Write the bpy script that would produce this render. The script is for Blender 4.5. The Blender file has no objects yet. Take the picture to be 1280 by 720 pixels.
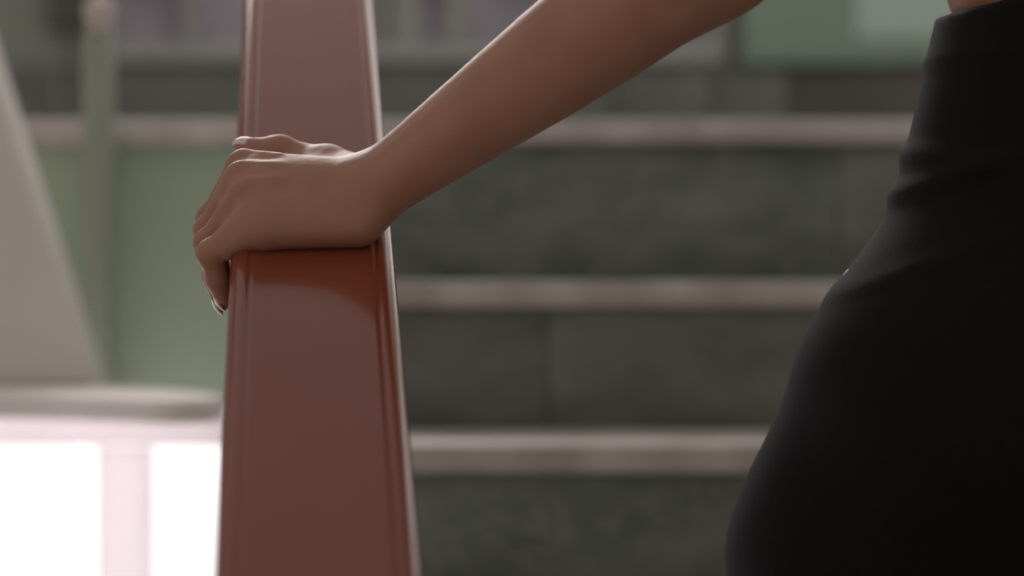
import bpy, bmesh, math, random
import numpy as np
from mathutils import Vector, Matrix
from mathutils.bvhtree import BVHTree

random.seed(7)
SC = bpy.context.scene
COL = SC.collection

# ------------------------------------------------------------------ camera, world, lights, exposure
ZC = 1.116                      # lens height above the floor (metres)
FPX = 3500.0                    # focal length in pixels of a 1280 px wide frame
cam_d = bpy.data.cameras.new('camera')
cam_d.sensor_width = 36.0
cam_d.lens = FPX * 36.0 / 1280.0
cam_d.clip_start = 0.05
cam_d.dof.use_dof = True
cam_d.dof.focus_distance = 1.73
cam_d.dof.aperture_fstop = 3.9
cam = bpy.data.objects.new('camera', cam_d)
COL.objects.link(cam)
cam.location = (0, 0, ZC)
cam.rotation_euler = (math.pi / 2, 0, 0)
SC.camera = cam

w = bpy.data.worlds.new('world')
SC.world = w
w.use_nodes = True
w.node_tree.nodes['Background'].inputs[0].default_value = (1.0, 0.945, 0.90, 1)
w.node_tree.nodes['Background'].inputs[1].default_value = 0.42


def area(name, loc, target, sx, sy, power, color):
    d = bpy.data.lights.new(name, 'AREA')
    d.shape = 'RECTANGLE'
    d.size, d.size_y, d.energy, d.color = sx, sy, power, color
    o = bpy.data.objects.new(name, d)
    COL.objects.link(o)
    o.location = loc
    o.rotation_euler = (Vector(target) - Vector(loc)).to_track_quat('-Z', 'Y').to_euler()
    return o


# rim lamp added behind the landing, before a made-up window out of view
area('added_rim_light', (-0.88, 5.92, ZC + 2.12), (-0.1, 1.75, ZC + 0.1), 1.5, 1.0, 68, (1.0, 0.93, 0.88))

SC.view_settings.view_transform = 'Standard'
SC.view_settings.look = 'None'
SC.view_settings.gamma = 1.0
SC.view_settings.use_curve_mapping = False
SC.view_settings.exposure = 0.0


# ------------------------------------------------------------------ helpers
def mat(name, c1, c2=None, rough=0.6, scale=8.0, detail=4.0, bump=0.0, bscale=None, spec=0.5, coat=0.0,
        sss=0.0, sheen=0.0, stretch=None, veins=None, lo=0.35, hi=0.65, coat_rough=0.1):
    m = bpy.data.materials.new(name)
    m.use_nodes = True
    nt = m.node_tree
    N, L = nt.nodes, nt.links
    b = N['Principled BSDF']
    b.inputs['Roughness'].default_value = rough
    b.inputs['Specular IOR Level'].default_value = spec
    b.inputs['Coat Weight'].default_value = coat
    b.inputs['Coat Roughness'].default_value = coat_rough
    if sss:
        b.inputs['Subsurface Weight'].default_value = sss
        b.inputs['Subsurface Radius'].default_value = (1.0, 0.35, 0.2)
        b.inputs['Subsurface Scale'].default_value = 0.006
    if sheen:
        b.inputs['Sheen Weight'].default_value = sheen
        b.inputs['Sheen Roughness'].default_value = 0.4
        b.inputs['Sheen Tint'].default_value = (0.8, 0.85, 1.0, 1)
    tc = N.new('ShaderNodeTexCoord')
    mp = N.new('ShaderNodeMapping')
    if stretch:
        mp.inputs['Scale'].default_value = stretch
    L.new(tc.outputs['Object'], mp.inputs[0])
    no = N.new('ShaderNodeTexNoise')
    no.inputs['Scale'].default_value = scale
    no.inputs['Detail'].default_value = detail
    L.new(mp.outputs[0], no.inputs['Vector'])
    cr = N.new('ShaderNodeValToRGB')
    cr.color_ramp.elements[0].position = lo
    cr.color_ramp.elements[1].position = hi
    cr.color_ramp.elements[0].color = (*c1, 1)
    cr.color_ramp.elements[1].color = (*(c2 or c1), 1)
    L.new(no.outputs['Fac'], cr.inputs[0])
    out = cr.outputs[0]
    if veins:
        n2 = N.new('ShaderNodeTexNoise')
        n2.inputs['Scale'].default_value = scale * 0.9
        n2.inputs['Detail'].default_value = 6
        n2.inputs['Distortion'].default_value = 1.5
        L.new(mp.outputs[0], n2.inputs['Vector'])
        r2 = N.new('ShaderNodeValToRGB')
        e = r2.color_ramp.elements
        e[0].position, e[0].color = 0.47, (0, 0, 0, 1)
        e[1].position, e[1].color = 0.53, (0, 0, 0, 1)
        x = e.new(0.50)
        x.color = (1, 1, 1, 1)
        L.new(n2.outputs['Fac'], r2.inputs[0])
        mx = N.new('ShaderNodeMix')
        mx.data_type = 'RGBA'
        L.new(r2.outputs[0], mx.inputs[0])
        L.new(out, mx.inputs[6])
        mx.inputs[7].default_value = (*veins, 1)
        out = mx.outputs[2]
    L.new(out, b.inputs['Base Color'])
    if bump:
        nb = N.new('ShaderNodeTexNoise')
        nb.inputs['Scale'].default_value = bscale or scale * 4
        nb.inputs['Detail'].default_value = 3
        L.new(mp.outputs[0], nb.inputs['Vector'])
        bp = N.new('ShaderNodeBump')
        bp.inputs['Strength'].default_value = bump
        bp.inputs['Distance'].default_value = 0.002
        L.new(nb.outputs['Fac'], bp.inputs['Height'])
        L.new(bp.outputs[0], b.inputs['Normal'])
    return m


def glow(name, color, strength):
    m = bpy.data.materials.new(name)
    m.use_nodes = True
    b = m.node_tree.nodes['Principled BSDF']
    b.inputs['Base Color'].default_value = (0.8, 0.8, 0.8, 1)
    b.inputs['Roughness'].default_value = 0.25
    b.inputs['Emission Color'].default_value = (*color, 1)
    b.inputs['Emission Strength'].default_value = strength
    return m


def milky(name, color):
    m = bpy.data.materials.new(name)
    m.use_nodes = True
    N, L = m.node_tree.nodes, m.node_tree.links
    tr = N.new('ShaderNodeBsdfTranslucent')
    tr.inputs[0].default_value = (*color, 1)
    df = N.new('ShaderNodeBsdfDiffuse')
    df.inputs[0].default_value = (*color, 1)
    mx = N.new('ShaderNodeMixShader')
    mx.inputs[0].default_value = 0.25
    L.new(tr.outputs[0], mx.inputs[1])
    L.new(df.outputs[0], mx.inputs[2])
    L.new(mx.outputs[0], N['Material Output'].inputs[0])
    return m


def link(name, me, material, parent=None):
    o = bpy.data.objects.new(name, me)
    COL.objects.link(o)
    if material is not None and not me.materials:
        me.materials.append(material)
    if parent is not None:
        o.parent = parent
        o.matrix_parent_inverse = Matrix.Translation(parent.location).inverted()
    return o


def mesh_bm(bm, name, smooth=False):
    bmesh.ops.recalc_face_normals(bm, faces=bm.faces)
    me = bpy.data.meshes.new(name)
    bm.to_mesh(me)
    bm.free()
    if smooth:
        me.polygons.foreach_set('use_smooth', [True] * len(me.polygons))
    return me


def box(name, x0, x1, y0, y1, z0, z1, material, parent=None, bevel=0.0, seg=2):
    """Box given in lens-relative heights (z = 0 is the lens height)."""
    c = Vector(((x0 + x1) / 2, (y0 + y1) / 2, (z0 + z1) / 2 + ZC))
    bm = bmesh.new()
    bmesh.ops.create_cube(bm, size=1.0)
    bmesh.ops.scale(bm, vec=(x1 - x0, y1 - y0, z1 - z0), verts=bm.verts)
    if bevel:
        bmesh.ops.bevel(bm, geom=bm.edges[:], offset=bevel, segments=seg, affect='EDGES', profile=0.5)
    me = mesh_bm(bm, name, False)
    if bevel:
        me.polygons.foreach_set('use_smooth', [True] * len(me.polygons))
        me.set_sharp_from_angle(angle=math.radians(50))
    o = link(name, me, material, parent)
    o.location = c
    return o


def prism(name, outline, y0, y1, material, parent=None, axis='Y', bevel=0.0):
    """Extrude an outline: axis Y -> outline is (x, z); axis Z -> outline is (x, y), y0..y1 are heights."""
    bm = bmesh.new()
    n = len(outline)
    va, vb = [], []
    for a, b_ in outline:
        if axis == 'Y':
            va.append(bm.verts.new((a, y0, b_ + ZC)))
            vb.append(bm.verts.new((a, y1, b_ + ZC)))
        else:
            va.append(bm.verts.new((a, b_, y0 + ZC)))
            vb.append(bm.verts.new((a, b_, y1 + ZC)))
    bm.faces.new(va)
    bm.faces.new(vb[::-1])
    for i in range(n):
        j = (i + 1) % n
        bm.faces.new((va[i], vb[i], vb[j], va[j]))
    if bevel:
        bmesh.ops.recalc_face_normals(bm, faces=bm.faces)
        es = [e for e in bm.edges if e.calc_face_angle(0) > math.radians(40)]
        bmesh.ops.bevel(bm, geom=es, offset=bevel, segments=4, affect='EDGES', profile=0.5)
    me = mesh_bm(bm, name, False)
    me.polygons.foreach_set('use_smooth', [True] * len(me.polygons))
    me.set_sharp_from_angle(angle=math.radians(45))
    return link(name, me, material, parent)


def thing(name, label, cat, loc=(0, 0, 0), group=None):
    o = bpy.data.objects.new(name, None)
    COL.objects.link(o)
    o.location = loc
    o.empty_display_size = 0.1
    o['label'] = label
    o['category'] = cat
    if group:
        o['group'] = group
    return o


def tag(o, label=None, cat=None, kind=None):
    if label:
        o['label'] = label
    if cat:
        o['category'] = cat
    if kind:
        o['kind'] = kind
    return o


def at(px, py, d):
    """Point at pixel px, py and depth d, heights relative to the lens."""
    return Vector(((px - 640.0) / FPX * d, d, (360.0 - py) / FPX * d))


# ------------------------------------------------------------------ materials
M_floor = mat('floor_stone', (0.42, 0.40, 0.37), (0.50, 0.48, 0.45), 0.35, 3, 5)
M_green = mat('green_paint', (0.33, 0.40, 0.285), (0.36, 0.425, 0.305), 0.32, 1.5, 2, bump=0.05)
M_post = mat('grey_green_post_paint', (0.29, 0.32, 0.255), (0.31, 0.34, 0.275), 0.3, 2, 2)
M_backwall = mat('grey_green_paint', (0.215, 0.23, 0.195), (0.25, 0.265, 0.23), 0.6, 1.2, 2)
M_pale = mat('pale_plaster', (0.68, 0.63, 0.59), (0.74, 0.70, 0.66), 0.7, 4, 3, bump=0.1)
M_ledge = mat('pale_ledge_stone', (0.90, 0.81, 0.775), (0.93, 0.85, 0.82), 0.4, 9, 4)
M_tread = mat('pale_tread_stone', (0.42, 0.36, 0.33), (0.62, 0.565, 0.535), 0.42, 11, 4)
M_marble = [
    mat('green_marble_a', (0.095, 0.112, 0.092), (0.225, 0.240, 0.200), 0.38, 13, 5, veins=(0.19, 0.165, 0.135), lo=0.3, hi=0.72, stretch=(0.6, 1, 1.3)),
    mat('green_marble_b', (0.090, 0.108, 0.090), (0.205, 0.225, 0.188), 0.38, 15, 5, veins=(0.21, 0.205, 0.175), lo=0.3, hi=0.72, stretch=(0.6, 1, 1.2)),
    mat('brown_marble', (0.092, 0.084, 0.070), (0.185, 0.165, 0.138), 0.4, 12, 5, veins=(0.17, 0.14, 0.115), lo=0.3, hi=0.72, stretch=(0.7, 1, 1)),
]
M_skirt = [
    mat('dark_green_skirting', (0.085, 0.092, 0.075), (0.125, 0.132, 0.110), 0.45, 6, 4),
    mat('dark_grey_skirting', (0.080, 0.084, 0.072), (0.135, 0.138, 0.118), 0.45, 7, 4),
    mat('dark_brown_skirting', (0.058, 0.050, 0.040), (0.080, 0.070, 0.056), 0.45, 6, 4),
]
M_core = mat('stair_concrete', (0.2, 0.2, 0.19), (0.26, 0.26, 0.25), 0.9, 10, 3)
M_rail = mat('brown_rail_paint', (0.190, 0.041, 0.018), (0.220, 0.050, 0.022), 0.55, 5, 5, bump=0.06, bscale=30, spec=0.0,
             coat=0.74, coat_rough=0.13, stretch=(1, 0.12, 0.3))
M_steel = mat('dark_steel', (0.05, 0.05, 0.05), (0.08, 0.08, 0.08), 0.4, 10, 2)
M_daylight = glow('frosted_daylight_glass', (1.0, 0.92, 0.97), 1.12)  # daylight glazing under the ledge; also fills the added unseen windows
M_bright = glow('added_glow_glass', (1.0, 0.93, 0.88), 1.5)  # glow of the unseen panes added to brighten the rail's right edge
M_milky = milky('milky_white_bar', (0.95, 0.92, 0.92))
M_frame = mat('grey_frame_paint', (0.27, 0.27, 0.25), (0.31, 0.31, 0.29), 0.5, 3, 2)
M_glass_purple = mat('purple_grey_glass', (0.15, 0.13, 0.16), (0.28, 0.26, 0.295), 0.3, 3.2, 2, lo=0.4, hi=0.6)
M_door = mat('green_door_paint', (0.17, 0.25, 0.19), (0.20, 0.28, 0.215), 0.4, 2, 2)
M_door_pane = mat('pale_green_glass', (0.34, 0.44, 0.38), (0.40, 0.49, 0.43), 0.3, 2, 2)
M_dark = mat('dark_olive_wood', (0.06, 0.058, 0.042), (0.08, 0.075, 0.055), 0.5, 8, 3)
M_cap = mat('pale_cap_stone', (0.5, 0.42, 0.38), (0.56, 0.48, 0.44), 0.4, 20, 3)
M_skin = mat('skin', (0.335, 0.152, 0.096), (0.375, 0.176, 0.112), 0.46, 30, 3, bump=0.16, bscale=170, spec=0.4, sss=0.12)
M_nail = mat('fingernail', (0.72, 0.52, 0.45), (0.76, 0.56, 0.49), 0.22, 40, 2)
M_legging = mat('black_knit', (0.0045, 0.0042, 0.0040), (0.0060, 0.0056, 0.0054), 0.75, 260, 2, bump=0.15, bscale=900,
                spec=0.15, sheen=0.05)
M_top = mat('charcoal_knit', (0.02, 0.02, 0.022), (0.03, 0.03, 0.032), 0.8, 200, 2)
M_hair = mat('dark_hair', (0.012, 0.008, 0.006), (0.03, 0.02, 0.014), 0.45, 60, 3, stretch=(1, 1, 0.1))
M_shoe = mat('shoe_mesh', (0.3, 0.3, 0.31), (0.4, 0.4, 0.41), 0.7, 90, 2)
M_sole = mat('shoe_sole', (0.7, 0.7, 0.68), (0.75, 0.75, 0.73), 0.6, 20, 2)
M_eye = mat('eye_white', (0.75, 0.72, 0.70), (0.8, 0.77, 0.75), 0.2, 10, 1)
M_logo = mat('silver_logo', (0.35, 0.36, 0.40), (0.40, 0.41, 0.45), 0.35, 30, 1)

# ------------------------------------------------------------------ floor, walls, landing
LAND = 0.204                    # landing height above the lens
EDGE = 3.40                     # depth of the landing's edge
BACK = 6.0
tag(box('floor', -3.0, 3.0, -1.2, EDGE, -ZC - 0.1, -ZC, M_floor), 'pale grey stone floor at the foot of the stairs', kind='structure')
tag(box('floor_landing', -3.0, 3.0, EDGE + 0.02, BACK, LAND - 0.25, LAND - 0.001, M_floor), 'stone landing floor at the head of the stairs', kind='structure')
wall = tag(box('wall_back', -3.0, 3.0, BACK, BACK + 0.15, LAND - 0.25, 3.1, M_backwall), 'grey green wall behind the landing', kind='structure')
tag(box('wall_landing', -3.0, -0.282, EDGE, EDGE + 0.12, -ZC, LAND - 0.032, M_green), 'smooth green painted wall under the landing', kind='structure')
tag(box('wall_right', 1.6, 1.75, -0.2, BACK, -ZC, 2.3, M_green), 'green painted side wall of the stairs', kind='structure')

# dark marble skirting slabs along the back wall
skirt = bpy.data.objects.new('baseboard_back', None)
COL.objects.link(skirt)
skirt.location = (0, BACK - 0.02, ZC + LAND)
tag(skirt, 'dark marble slab skirting along the landing wall', kind='structure')
x = -3.0
seq = [0.45, 0.62, 0.5, 0.41, 0.55, 0.4, 0.28, 0.22, 0.16, 0.5, 0.6, 0.55, 0.76]
tone = [0, 1, 0, 1, 0, 1, 0, 1, 0, 2, 1, 0, 1]
for wd, t in zip(seq, tone):
    box('skirting_slab', x + 0.003, min(x + wd, 3.0) - 0.003, BACK - 0.03, BACK - 0.001, LAND, 0.475, M_skirt[t], skirt, 0.003)
    x += wd

# landing edge: pale stone slabs, also left of the flight
edge = bpy.data.objects.new('trim_1', None)
COL.objects.link(edge)
edge.location = (-1.6, EDGE, ZC + LAND)
tag(edge, 'pale stone coping along the landing edge above the green wall', kind='structure')
for a, b_ in ((-2.9, -2.0), (-2.0, -1.15), (-1.15, -0.284)):
    box('coping_slab', a + 0.002, b_ - 0.002, EDGE - 0.015, EDGE + 0.28, LAND - 0.031, LAND, M_tread, edge, 0.004)

# ------------------------------------------------------------------ the flight of steps
XL, XR = -0.28, 1.598
steps = [(1.3, -0.956), (1.6, -0.796), (1.9, -0.636), (2.2, -0.476), (2.5, -0.316), (2.8, -0.156), (3.1, 0.0071), (EDGE, LAND)]
stair = thing('staircase', 'straight stairs with dark green marble risers and pale stone treads', 'staircase', (0.66, 1.3, 0))
prev = -ZC
TH = 0.029
joints = [0.52, 0.36, 0.75, 0.42, 0.9, 0.50, 0.66, 0.398]
for i, (d, top) in enumerate(steps):
    nd = steps[i + 1][0] if i + 1 < len(steps) else EDGE + 0.28
    box('step_core', XL + 0.005, XR - 0.002, d + 0.024, nd + 0.02, -ZC + 0.0005, top - TH - 0.0005, M_core, stair)
    j = joints[i]
    cuts = [XL, j - 0.62 if j - 0.62 > XL + 0.15 else j, j, j + 0.62, XR]
    cuts = sorted(set(c for c in cuts if XL <= c <= XR))
    for q in range(len(cuts) - 1):
        t = [0, 1, 2, 0, 1][(i * 2 + q) % 5]
        if i in (5, 6):
            t = i % 2
        box('riser', cuts[q] + 0.0006, cuts[q + 1] - 0.0006, d + 0.004, d + 0.024, prev + 0.0005, top - TH - 0.0005, M_marble[t], stair, 0.0015)
    for a, b_ in ((XL, 0.62 + 0.15 * (i % 3)), (0.62 + 0.15 * (i % 3), XR)):
        box('tread', a + 0.001, b_ - 0.001, d - 0.012, nd + 0.004, top - TH, top, M_tread, stair, 0.005, 3)
    prev = top

# ------------------------------------------------------------------ the handrail frame (local s, r, n axes in centimetres)
O = at(390.7, 300, 350.0 / (162 + 0.139 * 300))
Rv = Vector((-0.0791, 1.0, 0.4357)).normalized()
Sv = Rv.cross(Vector((0, 0, 1))).normalized()
Nv = Sv.cross(Rv).normalized()


def loc(s, r, n):
    """Centimetres in the rail frame -> world metres."""
    p = O + Sv * (s * 0.01) + Rv * (r * 0.01) + Nv * (n * 0.01)
    return Vector((p.x, p.y, p.z + ZC))


rail = thing('handrail', 'glossy brown painted wooden handrail with rounded beaded edges, gripped by the hand', 'handrail', loc(0, -60, -6))
prof = [(0.6, 0.0), (1.8, 0.0), (3.0, 0.0), (3.5, 0.0), (3.60, 0.0), (3.70, -0.06), (3.80, -0.08), (3.90, -0.06), (3.98, 0.0)]
for k in range(0, 9):
    a = math.radians(90 - k * 11.25)
    prof.append((4.05 + 0.95 * math.cos(a), -0.95 + 0.95 * math.sin(a)))
prof += [(5.0, -2.4), (4.9, -2.6), (4.75, -2.7), (4.75, -5.2), (4.4, -5.9), (3.6, -6.3)]
full = prof + [(-a, b_) for a, b_ in prof[::-1]]
R0, R1 = -78.0, 112.0
bm = bmesh.new()
rings = []
NR = 24
for i in range(NR + 1):
    r = R0 + (R1 - R0) * i / NR
    rings.append([bm.verts.new(loc(a, r, b_)) for a, b_ in full])
n = len(full)
for i in range(NR):
    for j in range(n):
        k = (j + 1) % n
        bm.faces.new((rings[i][j], rings[i][k], rings[i + 1][k], rings[i + 1][j]))
bm.faces.new(rings[0])
bm.faces.new(rings[-1][::-1])
me = mesh_bm(bm, 'rail_bar', True)
me.set_sharp_from_angle(angle=math.radians(70))
bar = link('rail_bar', me, M_rail, rail)


def tube(name, pts, rad, material, parent, seg=12):
    bm = bmesh.new()
    ring = []
    for i, p in enumerate(pts):
        a = pts[max(i - 1, 0)]
        b_ = pts[min(i + 1, len(pts) - 1)]
        t = (b_ - a).normalized()
        u = t.cross(Vector((0.3, 1, 0.2))).normalized()
        v = t.cross(u)
        rr = rad[i] if isinstance(rad, (list, tuple)) else rad
        ring.append([bm.verts.new(p + u * (rr * math.cos(2 * math.pi * k / seg)) + v * (rr * math.sin(2 * math.pi * k / seg))) for k in range(seg)])
    for i in range(len(pts) - 1):
        for k in range(seg):
            bm.faces.new((ring[i][k], ring[i][(k + 1) % seg], ring[i + 1][(k + 1) % seg], ring[i + 1][k]))
    bm.faces.new(ring[0])
    bm.faces.new(ring[-1][::-1])
    return link(name, mesh_bm(bm, name, True), material, parent)


for i in range(1, 6):           # one dark steel baluster on each tread, under the rail
    d, top = steps[i]
    dd = d + 0.15
    r = (dd - O.y) / (Rv.y * 0.01)
    u = loc(0, r, -5.6)
    lo = Vector((u.x, u.y, top + ZC))
    tube('baluster', [lo, lo + Vector((0, 0, 0.012)), lo + Vector((0, 0, 0.0121)), u], [0.024, 0.024, 0.009, 0.009], M_steel, rail)

# ------------------------------------------------------------------ glazed parapet with a rounded ledge, sloping pier, newel
zt = -0.108
key = [(-1.3, 2.86), (-0.75, 2.85), (-0.52, 2.82), (-0.40, 2.745), (-0.335, 2.705), (-0.295, 2.73), (-0.288, 2.80), (-0.315, 2.89),
       (-0.369, 3.00), (-0.46, 3.13), (-0.60, 3.19), (-0.85, 3.20), (-1.3, 3.20)]
out = [(-1.9, 2.86)]
for i in range(len(key) - 1):
    p0, p1, p2, p3 = key[max(i - 1, 0)], key[i], key[i + 1], key[min(i + 2, len(key) - 1)]
    for q in range(4):
        t = q / 4
        out.append(tuple(0.5 * (2 * p1[c] + (p2[c] - p0[c]) * t + (2 * p0[c] - 5 * p1[c] + 4 * p2[c] - p3[c]) * t * t
                                + (3 * p1[c] - p0[c] - 3 * p2[c] + p3[c]) * t ** 3) for c in (0, 1)))
out += [key[-1], (-1.9, 3.20)]
ledge = prism('ledge', out, zt - 0.023, zt, M_ledge, None, 'Z', 0.004)
tag(ledge, 'pale stone ledge with a rounded end above the bright glazing', 'ledge')
win = bpy.data.objects.new('window_1', None)
COL.objects.link(win)
win.location = (-1.1, 3.03, 0)
tag(win, 'bright frosted glazing with milky white bars under the ledge', kind='structure')
ztop = zt - 0.0235
box('pane', -1.88, -0.468, 3.030, 3.045, -ZC + 0.03, ztop, M_daylight, win)
box('pane', -0.466, -0.302, 3.030, 3.045, -ZC + 0.03, ztop, M_daylight, win)
box('mullion', -0.446, -0.386, 3.010, 3.020, -ZC + 0.03, ztop - 0.04, M_milky, win, 0.002)
box('mullion', -0.95, -0.89, 3.010, 3.020, -ZC + 0.03, ztop - 0.04, M_milky, win, 0.002)
box('head_bar', -1.88, -0.302, 3.008, 3.020, ztop - 0.038, ztop, M_milky, win, 0.002)
box('sill_bar', -1.88, -0.302, 2.99, 3.05, -ZC, -ZC + 0.03, M_frame, win, 0.002)
box('side_jamb', -0.302, -0.290, 3.0, 3.06, -ZC, ztop, M_frame, win, 0.002)

def pxz(px, py, d):
    p = at(px, py, d)
    return (p.x, p.z)

pier = prism('sloping_pier', [(pxz(127, 476, 3.14)[0], zt), (-1.85, zt), (-1.85, 1.0), pxz(-169, -440, 3.14)], 3.10, 3.19, M_pale, None, 'Y', 0.012)
tag(pier, 'pale plastered pier with a sloping edge standing on the stone ledge', 'pillar')

post = thing('newel_post', 'slim green newel post with a pale round cap against the landing edge', 'post', (-0.494, 3.355, 0))
box('shaft', -0.512, -0.476, 3.33, 3.366, -ZC, 0.305, M_post, post, 0.010, 4)
bm = bmesh.new()
pr = [(0.0, 0.0), (0.016, 0.0), (0.018, 0.006), (0.012, 0.010), (0.017, 0.018), (0.019, 0.026), (0.016, 0.036), (0.009, 0.043), (0.0, 0.045)]
vs = []
for rr, z in pr:
    vs.append([bm.verts.new((-0.494 + rr * math.cos(a * math.pi / 10), 3.348 + rr * math.sin(a * math.pi / 10), ZC + 0.305 + z)) for a in range(20)])
for i in range(len(pr) - 1):
    for k in range(20):
        bm.faces.new((vs[i][k], vs[i][(k + 1) % 20], vs[i + 1][(k + 1) % 20], vs[i + 1][k]))
bmesh.ops.remove_doubles(bm, verts=bm.verts, dist=1e-5)
link('cap', mesh_bm(bm, 'cap', True), M_cap, post)

# ------------------------------------------------------------------ back wall glazing and green panel, plus unseen glowing windows added for light
wb = bpy.data.objects.new('window_2', None)
COL.objects.link(wb)
wb.location = (-0.2, BACK, ZC + 0.5)
tag(wb, 'purple grey frosted window band with grey mullions above the dark skirting', kind='structure')
zb, zt2 = 0.482, 1.5
box('frame_rail', -0.87, 0.45, BACK - 0.05, BACK - 0.002, zb, zb + 0.035, M_frame, wb, 0.004)
box('frame_rail', -0.87, 0.45, BACK - 0.05, BACK - 0.002, zt2, zt2 + 0.05, M_frame, wb, 0.004)
mull = [(-0.87, -0.845), (-0.70, -0.67), (-0.30, -0.275), (-0.253, -0.195), (-0.14, -0.10), (0.14, 0.18), (0.42, 0.45)]
for a, b_ in mull:
    box('mullion', a, b_, BACK - 0.05, BACK - 0.002, zb + 0.036, zt2 - 0.001, M_frame, wb, 0.003)
for i in range(len(mull) - 1):
    box('pane', mull[i][1], mull[i + 1][0], BACK - 0.025, BACK - 0.012, zb + 0.036, zt2 - 0.001, M_glass_purple, wb)

dr = bpy.data.objects.new('green_panel_added_glow', None)
COL.objects.link(dr)
dr.location = (1.0, BACK, ZC + 0.48)
tag(dr, 'green panel with pale green glass and added unseen glowing panes above', kind='structure')
box('frame_panel', 0.49, 1.57, BACK - 0.06, BACK - 0.032, 0.478, 0.86, M_door, dr, 0.004)
box('pane', 0.73, 1.2, BACK - 0.066, BACK - 0.060, 0.53, 0.82, M_door_pane, dr, 0.002)
for a in (0.49, 1.01, 1.52):
    box('mullion', a, a + 0.05, BACK - 0.06, BACK - 0.032, 0.861, 3.0, M_door, dr, 0.004)
for a, b_ in ((0.54, 1.01), (1.06, 1.52)):
    box('pane', a, b_, BACK - 0.05, BACK - 0.038, 0.861, 3.0, M_bright, dr)  # upper panes added out of view, reflected in the rail's right bead
box('frame_rail', 0.49, 1.57, BACK - 0.06, BACK - 0.032, 3.001, 3.06, M_door, dr, 0.004)

wh = bpy.data.objects.new('added_rim_window', None)  # made-up window out of view, placed behind the rim lamp
COL.objects.link(wh)
wh.location = (-0.88, BACK, ZC + 2.12)
tag(wh, 'unseen glowing window added high on the back wall for the rim light', kind='structure')
for a, b_ in ((-1.68, -0.90), (-0.86, -0.08)):
    box('pane', a, b_, BACK - 0.02, BACK - 0.005, 1.62, 2.62, M_daylight, wh)
for a in (-1.72, -0.90, -0.08):
    box('mullion', a, a + 0.04, BACK - 0.035, BACK - 0.001, 1.62, 2.62, M_frame, wh, 0.003)
for z in (1.58, 2.62):
    box('frame_rail', -1.72, -0.04, BACK - 0.035, BACK - 0.001, z, z + 0.04, M_frame, wh, 0.003)

wr = bpy.data.objects.new('added_side_window', None)  # made-up window out of view, glowing for the rail's right bead
COL.objects.link(wr)
wr.location = (1.6, 4.5, ZC + 1.4)
tag(wr, 'unseen glowing window added high on the side wall to brighten the rail edge', kind='structure')
for a, b_ in ((2.5, 3.45), (3.5, 4.45), (4.5, 5.45)):
    box('pane', 1.585, 1.597, a, b_, 0.75, 2.0, M_daylight, wr)
for a in (2.45, 3.45, 4.45, 5.45):
    box('mullion', 1.57, 1.598, a, a + 0.05, 0.7, 2.05, M_frame, wr, 0.003)
for z in (0.70, 2.0):
    box('frame_rail', 1.568, 1.597, 2.45, 5.5, z, z + 0.05, M_frame, wr, 0.003)

frame = thing('wall_cabinet', 'small dark olive wooden cabinet hung on the grey green wall', 'cabinet', (-0.94, BACK, ZC + 0.55))
box('body', -0.985, -0.905, BACK - 0.08, BACK - 0.001, 0.545, 0.85, M_dark, frame, 0.004)
box('door', -0.981, -0.909, BACK - 0.092, BACK - 0.081, 0.55, 0.845, M_dark, frame, 0.003)


# ------------------------------------------------------------------ the person: one signed distance field, meshed on a graded grid
class Field:
    def __init__(self):
        self.groups = []        # list of (blend_in, blend_out, [prims])

    def group(self, kin, kout):
        g = (kin, kout, [])
        self.groups.append(g)
        return g[2]


def cone(a, b_, ra, rb):
    a = np.array(a, float)
    b_ = np.array(b_, float)
    return ('c', a, b_, ra, rb)


def ell(c, r, rot=None):
    return ('e', np.array(c, float), np.array(r, float), np.eye(3) if rot is None else np.array(rot), 0)


def psdf(pr, P):
    if pr[0] == 'c':
        _, a, b_, ra, rb = pr
        ba = b_ - a
        l2 = float(ba @ ba)
        t = np.clip(((P - a) @ ba) / l2, 0, 1)
        q = P - a - t[:, None] * ba
        return np.sqrt((q * q).sum(1)) - (ra + (rb - ra) * t)
    _, c, r, rot, _ = pr
    q = (P - c) @ rot.T
    k0 = np.sqrt(((q / r) ** 2).sum(1))
    k1 = np.sqrt(((q / (r * r)) ** 2).sum(1)) + 1e-9
    return np.where(k0 < 1e-6, -r.min(), k0 * (k0 - 1.0) / k1)


def smin(a, b_, k):
    if k <= 1e-6:
        return np.minimum(a, b_)
    h = np.maximum(k - np.abs(a - b_), 0) / k
    return np.minimum(a, b_) - h * h * k * 0.25


def evaluate(groups, P):
    D = None
    for kin, kout, prs in groups:
        g = None
        for p in prs:
            d = psdf(p, P)
            g = d if g is None else smin(g, d, kin)
        if g is None:
            continue
        D = g if D is None else smin(D, g, kout)
    return np.full(len(P), 1.0) if D is None else D


def graded(segs):
    """segs: list of (start, end, step) -> coordinates."""
    out = []
    for a, b_, h in segs:
        n = max(1, int(round((b_ - a) / h)))
        out.append(a + (b_ - a) * np.arange(n) / n)
    out.append([segs[-1][1]])
    return np.concatenate(out)


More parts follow.
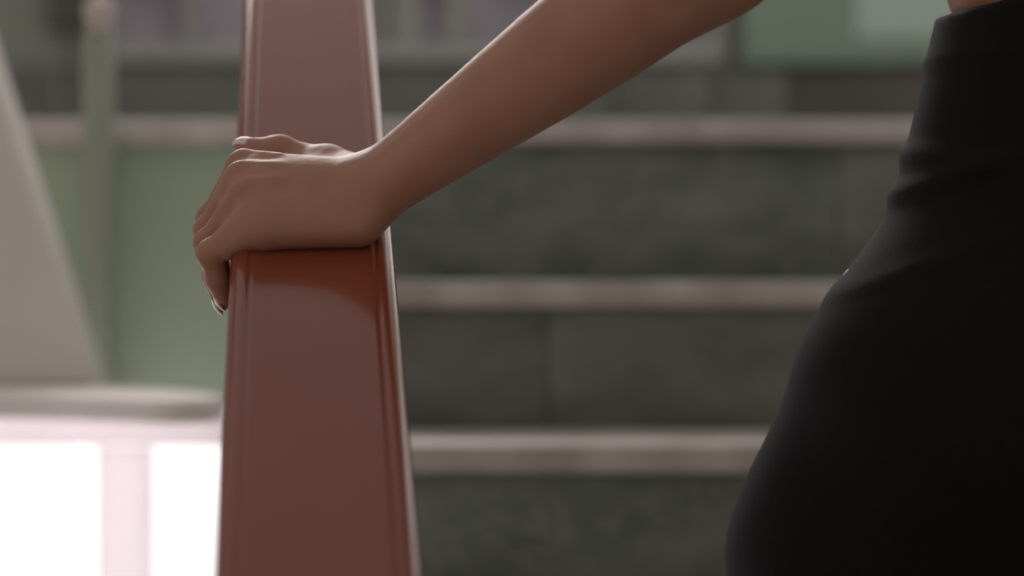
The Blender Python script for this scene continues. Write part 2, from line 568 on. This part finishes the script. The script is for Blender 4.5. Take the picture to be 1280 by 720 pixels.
def surface(field, gx, gy, gz, post=None, B=12):
    nx, ny, nz = len(gx), len(gy), len(gz)
    kmax = max(max(g[0], g[1]) for g in field.groups)
    cid, cpos, quads = [], [], []
    edges = []
    ib, jb, kb = np.arange(0, nx - 1, B), np.arange(0, ny - 1, B), np.arange(0, nz - 1, B)
    I0, J0, K0 = [q.ravel() for q in np.meshgrid(ib, jb, kb, indexing='ij')]
    LO = np.stack([gx[I0], gy[J0], gz[K0]], 1)
    HI = np.stack([gx[np.minimum(I0 + B, nx - 1)], gy[np.minimum(J0 + B, ny - 1)], gz[np.minimum(K0 + B, nz - 1)]], 1)
    CE = (LO + HI) / 2
    HD = np.linalg.norm(HI - LO, axis=1) / 2
    allp = [[psdf(p, CE) for p in prs] for _, _, prs in field.groups]
    best = np.minimum.reduce([v for g in allp for v in g])
    for bi in np.nonzero(best < HD + kmax + 0.012)[0]:
        i0, j0, k0, hd = I0[bi], J0[bi], K0[bi], HD[bi]
        i1, j1, k1 = min(i0 + B, nx - 1), min(j0 + B, ny - 1), min(k0 + B, nz - 1)
        if True:
            if True:
                gs = [(kin, kout, [p for p, v in zip(prs, vs_) if v[bi] < hd * (1.0 if p[0] == 'c' else 1.8) + kmax + 0.01])
                      for (kin, kout, prs), vs_ in zip(field.groups, allp)]
                if not any(g[2] for g in gs):
                    continue
                X, Y, Z = np.meshgrid(gx[i0:i1 + 1], gy[j0:j1 + 1], gz[k0:k1 + 1], indexing='ij')
                sh = X.shape
                P = np.stack([X.ravel(), Y.ravel(), Z.ravel()], 1)
                D = evaluate(gs, P)
                if post:
                    D = post(D, P)
                if D.min() > 0 or D.max() < 0:
                    continue
                D = D.reshape(sh)
                P = P.reshape(sh + (3,))
                a = [D[:-1, :-1, :-1], D[1:, :-1, :-1], D[:-1, 1:, :-1], D[1:, 1:, :-1], D[:-1, :-1, 1:], D[1:, :-1, 1:], D[:-1, 1:, 1:], D[1:, 1:, 1:]]
                pp = [P[:-1, :-1, :-1], P[1:, :-1, :-1], P[:-1, 1:, :-1], P[1:, 1:, :-1], P[:-1, :-1, 1:], P[1:, :-1, 1:], P[:-1, 1:, 1:], P[1:, 1:, 1:]]
                mn = np.minimum.reduce(a)
                mx = np.maximum.reduce(a)
                act = (mn < 0) & (mx >= 0)
                if not act.any():
                    continue
                ii, jj, kk = np.nonzero(act)
                av = [q[act] for q in a]
                pv = [q[act] for q in pp]
                acc = np.zeros((len(ii), 3))
                cnt = np.zeros(len(ii))
                for e0, e1 in ((0, 1), (2, 3), (4, 5), (6, 7), (0, 2), (1, 3), (4, 6), (5, 7), (0, 4), (1, 5), (2, 6), (3, 7)):
                    m_ = (av[e0] < 0) != (av[e1] < 0)
                    t = np.where(m_, av[e0] / np.where(m_, av[e0] - av[e1], 1), 0)
                    acc += np.where(m_[:, None], pv[e0] + t[:, None] * (pv[e1] - pv[e0]), 0)
                    cnt += m_
                cid.append(((ii + i0) * ny + jj + j0) * nz + kk + k0)
                cpos.append(acc / cnt[:, None])
                S = D < 0
                for ax in range(3):
                    if ax == 0:
                        m_ = S[:-1, :-1, :-1] != S[1:, :-1, :-1]
                        f = S[:-1, :-1, :-1]
                    elif ax == 1:
                        m_ = S[:-1, :-1, :-1] != S[:-1, 1:, :-1]
                        f = S[:-1, :-1, :-1]
                    else:
                        m_ = S[:-1, :-1, :-1] != S[:-1, :-1, 1:]
                        f = S[:-1, :-1, :-1]
                    e = np.nonzero(m_)
                    if len(e[0]):
                        edges.append((ax, e[0] + i0, e[1] + j0, e[2] + k0, f[e]))
    cid = np.concatenate(cid)
    cpos = np.concatenate(cpos)
    o = np.argsort(cid)
    cid, cpos = cid[o], cpos[o]
    for ax, i, j, k, f in edges:
        if ax == 0:
            offs = ((0, 0, 0), (0, -1, 0), (0, -1, -1), (0, 0, -1))
        elif ax == 1:
            offs = ((0, 0, 0), (0, 0, -1), (-1, 0, -1), (-1, 0, 0))
        else:
            offs = ((0, 0, 0), (-1, 0, 0), (-1, -1, 0), (0, -1, 0))
        q, ok = [], np.ones(len(i), bool)
        for a, b_, c in offs:
            ids = ((i + a) * ny + j + b_) * nz + k + c
            idx = np.clip(np.searchsorted(cid, ids), 0, len(cid) - 1)
            ok &= cid[idx] == ids
            q.append(idx)
        q = np.stack(q, 1)
        q = np.where(f[:, None], q, q[:, ::-1])
        quads.append(q[ok])
    return cpos, np.concatenate(quads)


def relax(V, Q, n=1, lam=0.5):
    A = np.concatenate([Q[:, 0], Q[:, 1], Q[:, 2], Q[:, 3], Q[:, 1], Q[:, 2], Q[:, 3], Q[:, 0]])
    Bq = np.concatenate([Q[:, 1], Q[:, 2], Q[:, 3], Q[:, 0], Q[:, 0], Q[:, 1], Q[:, 2], Q[:, 3]])
    cnt = np.maximum(np.bincount(A, minlength=len(V)), 1)
    for _ in range(n):
        acc = np.stack([np.bincount(A, weights=V[Bq, c], minlength=len(V)) for c in range(3)], 1)
        V = V + lam * (acc / cnt[:, None] - V)
    return V


def to_mesh(name, V, Q):
    me = bpy.data.meshes.new(name)
    me.vertices.add(len(V))
    me.vertices.foreach_set('co', V.astype(np.float32).ravel())
    me.loops.add(len(Q) * 4)
    me.loops.foreach_set('vertex_index', Q.astype(np.int32).ravel())
    me.polygons.add(len(Q))
    me.polygons.foreach_set('loop_start', np.arange(0, len(Q) * 4, 4, dtype=np.int32))
    me.update(calc_edges=True)
    me.validate()
    me.polygons.foreach_set('use_smooth', [True] * len(me.polygons))
    return me


def Wp(p):
    return np.array((p[0], p[1], p[2] + ZC))


CM = 0.01
H = lambda s, r, n: np.array(loc(s, r, n))

# joints of the gripping hand (rail frame, cm): MCP, PIP, DIP, tip
FING = {
    'index':  [(-4.35, 5.7, 2.65), (-6.3, 5.2, -0.75), (-6.05, 5.0, -3.0), (-5.62, 4.9, -4.6)],
    'middle': [(-4.45, 3.6, 2.70), (-6.4, 3.3, -0.80), (-6.15, 3.2, -3.2), (-5.65, 3.1, -4.9)],
    'ring':   [(-4.20, 1.6, 2.35), (-6.35, 1.4, -0.85), (-6.05, 1.3, -3.1), (-5.62, 1.3, -4.7)],
    'pinky':  [(-3.85, -0.35, 1.65), (-6.15, -0.5, -0.75), (-5.85, -0.5, -2.35), (-5.50, -0.5, -3.65)],
}
FRAD = {'index': (0.98, 0.82, 0.72, 0.60), 'middle': (1.0, 0.84, 0.74, 0.62), 'ring': (0.98, 0.82, 0.72, 0.60), 'pinky': (0.92, 0.80, 0.72, 0.56)}
THUMB = [(3.6, 4.3, 2.5), (1.1, 7.6, 2.1), (-2.0, 10.1, 2.0), (-4.3, 11.4, 1.75)]
TRAD = (1.2, 1.02, 0.84, 0.68)
WRIST = H(3.9, 1.75, 2.75)
ELBOW = Wp(at(892, -68, 1.61))
SHOULDER = Wp((0.225, 1.75, 0.475))

body = Field()
# torso, head, legs (kept a little inside the clothes)
g = body.group(0.05, 0.03)
g += [ell(Wp((0.40, 1.79, 0.36)), (0.135, 0.095, 0.17)), ell(Wp((0.405, 1.79, 0.235)), (0.134, 0.090, 0.15)),
      ell(Wp((0.392, 1.80, -0.02)), (0.130, 0.095, 0.13)), cone(Wp((0.27, 1.765, 0.475)), Wp((0.535, 1.775, 0.495)), 0.052, 0.052),
      cone(Wp((0.40, 1.775, 0.50)), Wp((0.40, 1.785, 0.66)), 0.052, 0.048)]
g = body.group(0.03, 0.03)
g += [cone(Wp((0.30, 1.80, -0.06)), Wp((0.222, 1.82, -0.36)), 0.082, 0.052), cone(Wp((0.222, 1.82, -0.36)), Wp((0.205, 1.70, -0.72)), 0.05, 0.032),
      cone(Wp((0.47, 1.80, -0.06)), Wp((0.50, 1.83, -0.36)), 0.082, 0.052), cone(Wp((0.50, 1.83, -0.36)), Wp((0.505, 1.70, -0.72)), 0.05, 0.032),
      cone(Wp((0.205, 1.69, -0.755)), Wp((0.19, 1.83, -0.77)), 0.028, 0.018), cone(Wp((0.505, 1.69, -0.755)), Wp((0.515, 1.83, -0.77)), 0.028, 0.018)]
HC = (0.40, 1.80, 0.755)
g = body.group(0.025, 0.025)
g += [ell(Wp(HC), (0.072, 0.090, 0.105)), ell(Wp((0.40, 1.835, 0.70)), (0.055, 0.055, 0.065)),
      cone(Wp((0.40, 1.888, 0.755)), Wp((0.40, 1.905, 0.725)), 0.008, 0.013)]
g = body.group(0.006, 0.006)
g += [ell(Wp((0.327, 1.795, 0.745)), (0.010, 0.018, 0.030)), ell(Wp((0.473, 1.795, 0.745)), (0.010, 0.018, 0.030)),
      ell(Wp((0.40, 1.887, 0.698)), (0.022, 0.008, 0.0055)), ell(Wp((0.40, 1.886, 0.689)), (0.019, 0.008, 0.0065))]
# the other arm, hanging
RS, RE, RW = Wp((0.575, 1.775, 0.485)), Wp((0.66, 1.74, 0.22)), Wp((0.67, 1.86, 0.03))
g = body.group(0.02, 0.03)
g += [cone(RS, RE, 0.046, 0.036), cone(RE, RW, 0.037, 0.024), cone(RW, RW + np.array((0.0, 0.02, -0.075)), 0.022, 0.030)]
g = body.group(0.001, 0.010)
pb = RW + np.array((0.0, 0.025, -0.085))
for q, ln in enumerate((0.07, 0.078, 0.074, 0.058)):
    a = pb + np.array((0.006, 0.027 - 0.018 * q, 0.0))
    m_ = a + np.array((-0.004, 0.004, -ln * 0.55))
    t_ = m_ + np.array((-0.016, 0.004, -ln * 0.42))
    g += [cone(a, m_, 0.009, 0.0078), cone(m_, t_, 0.0078, 0.006)]
g += [cone(RW + np.array((-0.01, 0.03, -0.02)), RW + np.array((-0.026, 0.062, -0.06)), 0.012, 0.010), cone(RW + np.array((-0.026, 0.062, -0.06)), RW + np.array((-0.030, 0.070, -0.095)), 0.0095, 0.0075)]

# the arm that holds the rail
ad = (ELBOW - WRIST)
al = np.linalg.norm(ad)
adir = ad / al
rr_ = np.array(Rv)
wide = rr_ - adir * (rr_ @ adir)
wide /= np.linalg.norm(wide)
g = body.group(0.0, 0.022)
TT = [0.0, 0.12, 0.25, 0.4, 0.55, 0.7, 0.85, 1.0]
RA = [0.0195, 0.0212, 0.0243, 0.0280, 0.0315, 0.0342, 0.0352, 0.0345]
SE = [0.0100, 0.0098, 0.0094, 0.0086, 0.0075, 0.0064, 0.0050, 0.0030]
for q in range(len(TT) - 1):
    for sg in (-1, -0.5, 0, 0.5, 1):
        g.append(cone(WRIST + ad * TT[q] + wide * (sg * SE[q]), WRIST + ad * TT[q + 1] + wide * (sg * SE[q + 1]), RA[q] * (1.05 - 0.13 * sg * sg), RA[q + 1] * (1.05 - 0.13 * sg * sg)))
g = body.group(0.03, 0.03)
MIDU = ELBOW * 0.5 + SHOULDER * 0.5
g += [cone(ELBOW, MIDU, 0.0345, 0.042), cone(MIDU, SHOULDER, 0.042, 0.052)]
# palm: metacarpals, heel and ball
g = body.group(0.013, 0.014)
CAR = {'index': (3.0, 3.1, 2.7), 'middle': (3.1, 2.2, 2.8), 'ring': (3.1, 1.2, 2.6), 'pinky': (3.0, 0.4, 2.2)}
for f in FING:
    rw, rm = (0.0125, 0.0100) if f != 'pinky' else (0.0115, 0.0092)
    m_ = FING[f][0]
    g.append(cone(H(*CAR[f]), H(m_[0], m_[1], m_[2] - 0.05), rw, rm))
g += [cone(H(2.8, -0.7, 1.22), H(-2.6, -1.1, 0.95), 0.0135, 0.0105),           # ulnar edge of the palm
      cone(H(-3.2, -0.75, 1.0), H(-5.2, -0.72, -0.2), 0.0090, 0.0080),
      cone(H(2.6, 2.2, 1.3), H(-2.8, 3.4, 1.2), 0.0140, 0.0120),                 # hollow of the palm
      cone(H(2.4, 4.3, 1.7), H(-2.6, 5.2, 1.8), 0.0130, 0.0100)]
# thumb with its ball and the web to the forefinger
g2 = body.group(0.010, 0.012)
for a, b_, ra, rb in zip(THUMB[:-1], THUMB[1:], TRAD[:-1], TRAD[1:]):
    g2.append(cone(H(*a), H(*b_), ra * CM, rb * CM))
web = body.group(0.010, 0.012)
web += [cone(H(1.9, 5.6, 1.9), H(-1.4, 6.6, 1.8), 0.0105, 0.0070), cone(H(0.9, 6.7, 1.9), H(-0.8, 7.6, 1.75), 0.009, 0.006)]
# fingers
for f in FING:
    gf = body.group(0.0035, 0.0045 if f == 'index' else 0.0016)
    J, Rr = FING[f], FRAD[f]
    for q in range(3):
        gf.append(cone(H(*J[q]), H(*J[q + 1]), Rr[q] * CM, Rr[q + 1] * CM))
    a, b_ = H(*J[1]), Rr[1] * CM                                                   # knuckle of the bend
    gf.append(ell(H(J[1][0] - 0.10, J[1][1], J[1][2] + 0.06), (b_ * 1.09,) * 3))
# webs between the fingers at their roots, and the tendons on the back of the hand
gw = body.group(0.006, 0.006)
names = list(FING)
for a, b_ in zip(names[:-1], names[1:]):
    A, B_ = np.array(FING[a][0]), np.array(FING[b_][0])
    m_ = (A + B_) / 2
    gw.append(cone(H(m_[0] + 0.9, m_[1], m_[2] + 0.0), H(m_[0] - 0.75, m_[1], m_[2] - 1.2), 0.0092, 0.0062))
gt = body.group(0.004, 0.007)
for f in FING:
    m_, c_ = FING[f][0], CAR[f]
    top = 0.80 if f != 'pinky' else 0.62
    gt.append(cone(H(c_[0] * 0.3 + m_[0] * 0.7, c_[1] * 0.3 + m_[1] * 0.7, c_[2] * 0.3 + m_[2] * 0.7 + top), H(m_[0] + 0.15, m_[1], m_[2] + top - 0.12), 0.0010, 0.0016))


def body_post(D, P):
    return D


hx, hy, hz = O.x, O.y, O.z + ZC
gx = graded([(-0.32, -0.285, 0.006), (-0.285, -0.03, 0.0015), (-0.03, 0.16, 0.003), (0.16, 0.30, 0.007), (0.30, 0.76, 0.010)])
gy = graded([(1.48, 1.62, 0.006), (1.62, 1.88, 0.0016), (1.88, 1.96, 0.006)])
gz = graded([(ZC - 0.82, ZC - 0.09, 0.012), (ZC - 0.09, ZC + 0.13, 0.0015), (ZC + 0.13, ZC + 0.24, 0.003), (ZC + 0.24, ZC + 0.90, 0.008)])
V, Q = surface(body, gx, gy, gz, body_post)
V = relax(V, Q, 1, 0.4)
person = thing('person', 'person in black leggings climbing the stairs, one hand gripping the brown handrail', 'person', (0.35, 1.75, ZC - 0.796))
bo = link('body', to_mesh('body', V, Q), M_skin, person)

# leggings
leg = Field()
g = leg.group(0.06, 0.05)
g += [ell(Wp((0.406, 1.79, 0.20)), (0.1255, 0.093, 0.17)), ell(Wp((0.402, 1.79, 0.09)), (0.142, 0.102, 0.12)), ell(Wp((0.385, 1.79, -0.03)), (0.162, 0.112, 0.14))]
g = leg.group(0.04, 0.05)
g += [ell(Wp((0.315, 1.740, -0.075)), (0.090, 0.080, 0.105)), ell(Wp((0.455, 1.740, -0.065)), (0.090, 0.080, 0.105))]
g = leg.group(0.035, 0.05)
g += [cone(Wp((0.280, 1.80, -0.085)), Wp((0.243, 1.82, -0.18)), 0.105, 0.096), cone(Wp((0.243, 1.82, -0.18)), Wp((0.230, 1.82, -0.38)), 0.097, 0.060), cone(Wp((0.222, 1.82, -0.36)), Wp((0.205, 1.70, -0.70)), 0.057, 0.037)]
g = leg.group(0.035, 0.02)
g += [cone(Wp((0.472, 1.80, -0.05)), Wp((0.50, 1.82, -0.24)), 0.098, 0.082), cone(Wp((0.50, 1.82, -0.24)), Wp((0.50, 1.83, -0.36)), 0.082, 0.060), cone(Wp((0.50, 1.83, -0.36)), Wp((0.505, 1.70, -0.70)), 0.057, 0.037)]
FOLDS = [(0.145, 0.006, 0.0012, 0.0), (0.088, 0.008, 0.0030, -0.25), (0.060, 0.007, 0.0035, 0.3), (0.010, 0.006, 0.0014, 0.35)]
ZW = 0.1735


def leg_post(D, P):
    z = P[:, 2] - ZC
    for z0, wd, amp, sl in FOLDS:
        t = (z - z0 - sl * (P[:, 0] - 0.24)) / wd
        D = D - amp * np.exp(-t * t) * np.exp(-((P[:, 0] - 0.22) / 0.14) ** 2)
    D = np.maximum(D, z - ZW - 0.16 * (P[:, 0] - 0.275))
    return np.maximum(D, -(z + 0.715))


gx = graded([(0.08, 0.34, 0.004), (0.34, 0.62, 0.010)])
gy = graded([(1.62, 1.95, 0.006)])
gz = graded([(ZC - 0.74, ZC - 0.24, 0.012), (ZC - 0.24, ZC + 0.22, 0.003)])
V, Q = surface(leg, gx, gy, gz, leg_post)
V = relax(V, Q, 1, 0.4)
lo_ = link('leggings', to_mesh('leggings', V, Q), M_legging, person)
tag(lo_, 'black stretch leggings with a high waistband')
tree = BVHTree.FromPolygons([tuple(v) for v in V], [tuple(q) for q in Q])

# small silver logo on the hip of the leggings
dirv = (at(1057, 341, 1.0)).normalized()
hit = tree.ray_cast(Vector((0, 0, ZC)), dirv, 5)
if hit[0] is None:
    near = tree.find_nearest(Vector((0, 0, ZC)) + dirv * (1.8 / dirv.y))
    hit = (near[0], near[1])
pos, nor = hit[0], hit[1]
bm = bmesh.new()
bmesh.ops.create_uvsphere(bm, u_segments=12, v_segments=8, radius=1.0)
q = nor.to_track_quat('Z', 'Y').to_matrix().to_4x4()
bmesh.ops.transform(bm, matrix=Matrix.Translation(pos) @ q @ Matrix.Diagonal((0.0026, 0.0032, 0.0006, 1)), verts=bm.verts)
lg = link('logo', mesh_bm(bm, 'logo', True), M_logo, lo_)
lg['label'] = 'tiny silver logo'

# sports top, hair, eyes, shoes (above or below the picture, part of the figure)
top = Field()
g = top.group(0.05, 0.03)
g += [ell(Wp((0.40, 1.79, 0.36)), (0.139, 0.099, 0.174)), cone(Wp((0.27, 1.765, 0.475)), Wp((0.535, 1.775, 0.495)), 0.056, 0.056),
      ell(Wp((0.35, 1.865, 0.385)), (0.055, 0.045, 0.055)), ell(Wp((0.45, 1.865, 0.385)), (0.055, 0.045, 0.055))]


def top_post(D, P):
    z = P[:, 2] - ZC
    neck = 0.075 - np.sqrt((P[:, 0] - 0.40) ** 2 + (P[:, 1] - 1.785) ** 2 + np.maximum(0.52 - z, 0) ** 2)
    D = np.maximum(D, neck)
    return np.maximum(D, 0.275 - z)


V, Q = surface(top, graded([(0.18, 0.62, 0.008)]), graded([(1.66, 1.94, 0.008)]), graded([(ZC + 0.26, ZC + 0.58, 0.008)]), top_post)
link('sports_top', to_mesh('sports_top', V, Q), M_top, person)
hair = Field()
g = hair.group(0.03, 0.03)
g += [ell(Wp((0.40, 1.787, 0.775)), (0.083, 0.094, 0.103)), ell(Wp((0.40, 1.70, 0.80)), (0.032, 0.03, 0.032)), cone(Wp((0.40, 1.69, 0.79)), Wp((0.40, 1.665, 0.58)), 0.024, 0.010)]


def hair_post(D, P):
    z = P[:, 2] - ZC
    return np.maximum(D, np.minimum((P[:, 1] - 1.80) - np.maximum(z - 0.79, 0) * 1.6, 1.0))


V, Q = surface(hair, graded([(0.30, 0.50, 0.007)]), graded([(1.62, 1.92, 0.007)]), graded([(ZC + 0.55, ZC + 0.90, 0.007)]), hair_post)
link('hair', to_mesh('hair', V, Q), M_hair, person)
for sx in (-1, 1):
    bm = bmesh.new()
    bmesh.ops.create_uvsphere(bm, u_segments=12, v_segments=8, radius=0.0125)
    bmesh.ops.translate(bm, vec=Wp((0.40 + sx * 0.031, 1.8665, 0.757)).tolist(), verts=bm.verts)
    link('eye', mesh_bm(bm, 'eye', True), M_eye, person)
for fx, tx in ((0.205, 0.19), (0.505, 0.515)):
    sh = Field()
    g = sh.group(0.02, 0.02)
    g += [cone(Wp((fx, 1.68, -0.745)), Wp((tx, 1.83, -0.765)), 0.042, 0.026), cone(Wp((fx, 1.69, -0.72)), Wp((fx, 1.70, -0.70)), 0.040, 0.041)]
    post_s = lambda D, P: np.maximum(np.maximum(D, -(P[:, 2] - ZC + 0.778)), P[:, 2] - ZC + 0.695)
    V, Q = surface(sh, graded([(fx - 0.07, fx + 0.07, 0.007)]), graded([(1.62, 1.88, 0.007)]), graded([(ZC - 0.79, ZC - 0.67, 0.006)]), post_s)
    so = link('shoe', to_mesh('shoe', V, Q), M_shoe, person)
    post_t = lambda D, P: np.maximum(np.maximum(D - 0.004, -(P[:, 2] - ZC + 0.7955)), P[:, 2] - ZC + 0.775)
    sh.groups.append((0.02, 0.02, [cone(Wp((fx, 1.68, -0.785)), Wp((tx, 1.83, -0.785)), 0.040, 0.028)]))
    V, Q = surface(sh, graded([(fx - 0.07, fx + 0.07, 0.007)]), graded([(1.62, 1.88, 0.007)]), graded([(ZC - 0.806, ZC - 0.765, 0.004)]), post_t)
    link('sole', to_mesh('sole', V, Q), M_sole, so)


def nail(tip, before, dorsal, rad, length, width, over):
    """Curved nail plate on the back of a fingertip."""
    tip, before = Vector(H(*tip)), Vector(H(*before))
    ax = (tip - before).normalized()
    dv = Sv * dorsal[0] + Rv * dorsal[1] + Nv * dorsal[2]
    dv = (dv - ax * dv.dot(ax)).normalized()
    sd = ax.cross(dv)
    bm = bmesh.new()
    nu, nv = 9, 9
    tops, bots = [], []
    for i in range(nv):
        v = i / (nv - 1)
        row, rowb = [], []
        for j in range(nu):
            u = j / (nu - 1) * 2 - 1
            end = 1.0 - 0.22 * u * u if v > 0.5 else 1.0 - 0.10 * u * u
            along = (-length * (1 - v) * (1 - 0.12 * u * u)) + over * v - (0.0016 * u * u if i == nv - 1 else 0.0016 * u * u * v)
            ang = u * width
            rr = rad * (1.0 + 0.03)
            drop = 0.0 if along < 0 else along * along / (rad * 3.2)
            p = tip + ax * along + dv * (rr * math.cos(ang) - drop) + sd * (rr * math.sin(ang))
            row.append(bm.verts.new(p))
            rowb.append(bm.verts.new(p - dv * 0.0007))
        tops.append(row)
        bots.append(rowb)
    for i in range(nv - 1):
        for j in range(nu - 1):
            bm.faces.new((tops[i][j], tops[i][j + 1], tops[i + 1][j + 1], tops[i + 1][j]))
            bm.faces.new((bots[i][j], bots[i + 1][j], bots[i + 1][j + 1], bots[i][j + 1]))
    for i in range(nv - 1):
        bm.faces.new((tops[i][0], tops[i + 1][0], bots[i + 1][0], bots[i][0]))
        bm.faces.new((tops[i][-1], bots[i][-1], bots[i + 1][-1], tops[i + 1][-1]))
    for j in range(nu - 1):
        bm.faces.new((tops[0][j], bots[0][j], bots[0][j + 1], tops[0][j + 1]))
        bm.faces.new((tops[-1][j], tops[-1][j + 1], bots[-1][j + 1], bots[-1][j]))
    return link('fingernail', mesh_bm(bm, 'fingernail', True), M_nail, person)


for f in FING:
    nail(FING[f][3], FING[f][2], (-1, 0, 0), FRAD[f][3] * CM, 0.0095, 0.95, 0.0085)
nail(THUMB[3], THUMB[2], (-0.1, 0.15, 1), TRAD[3] * CM, 0.012, 0.95, 0.0075)
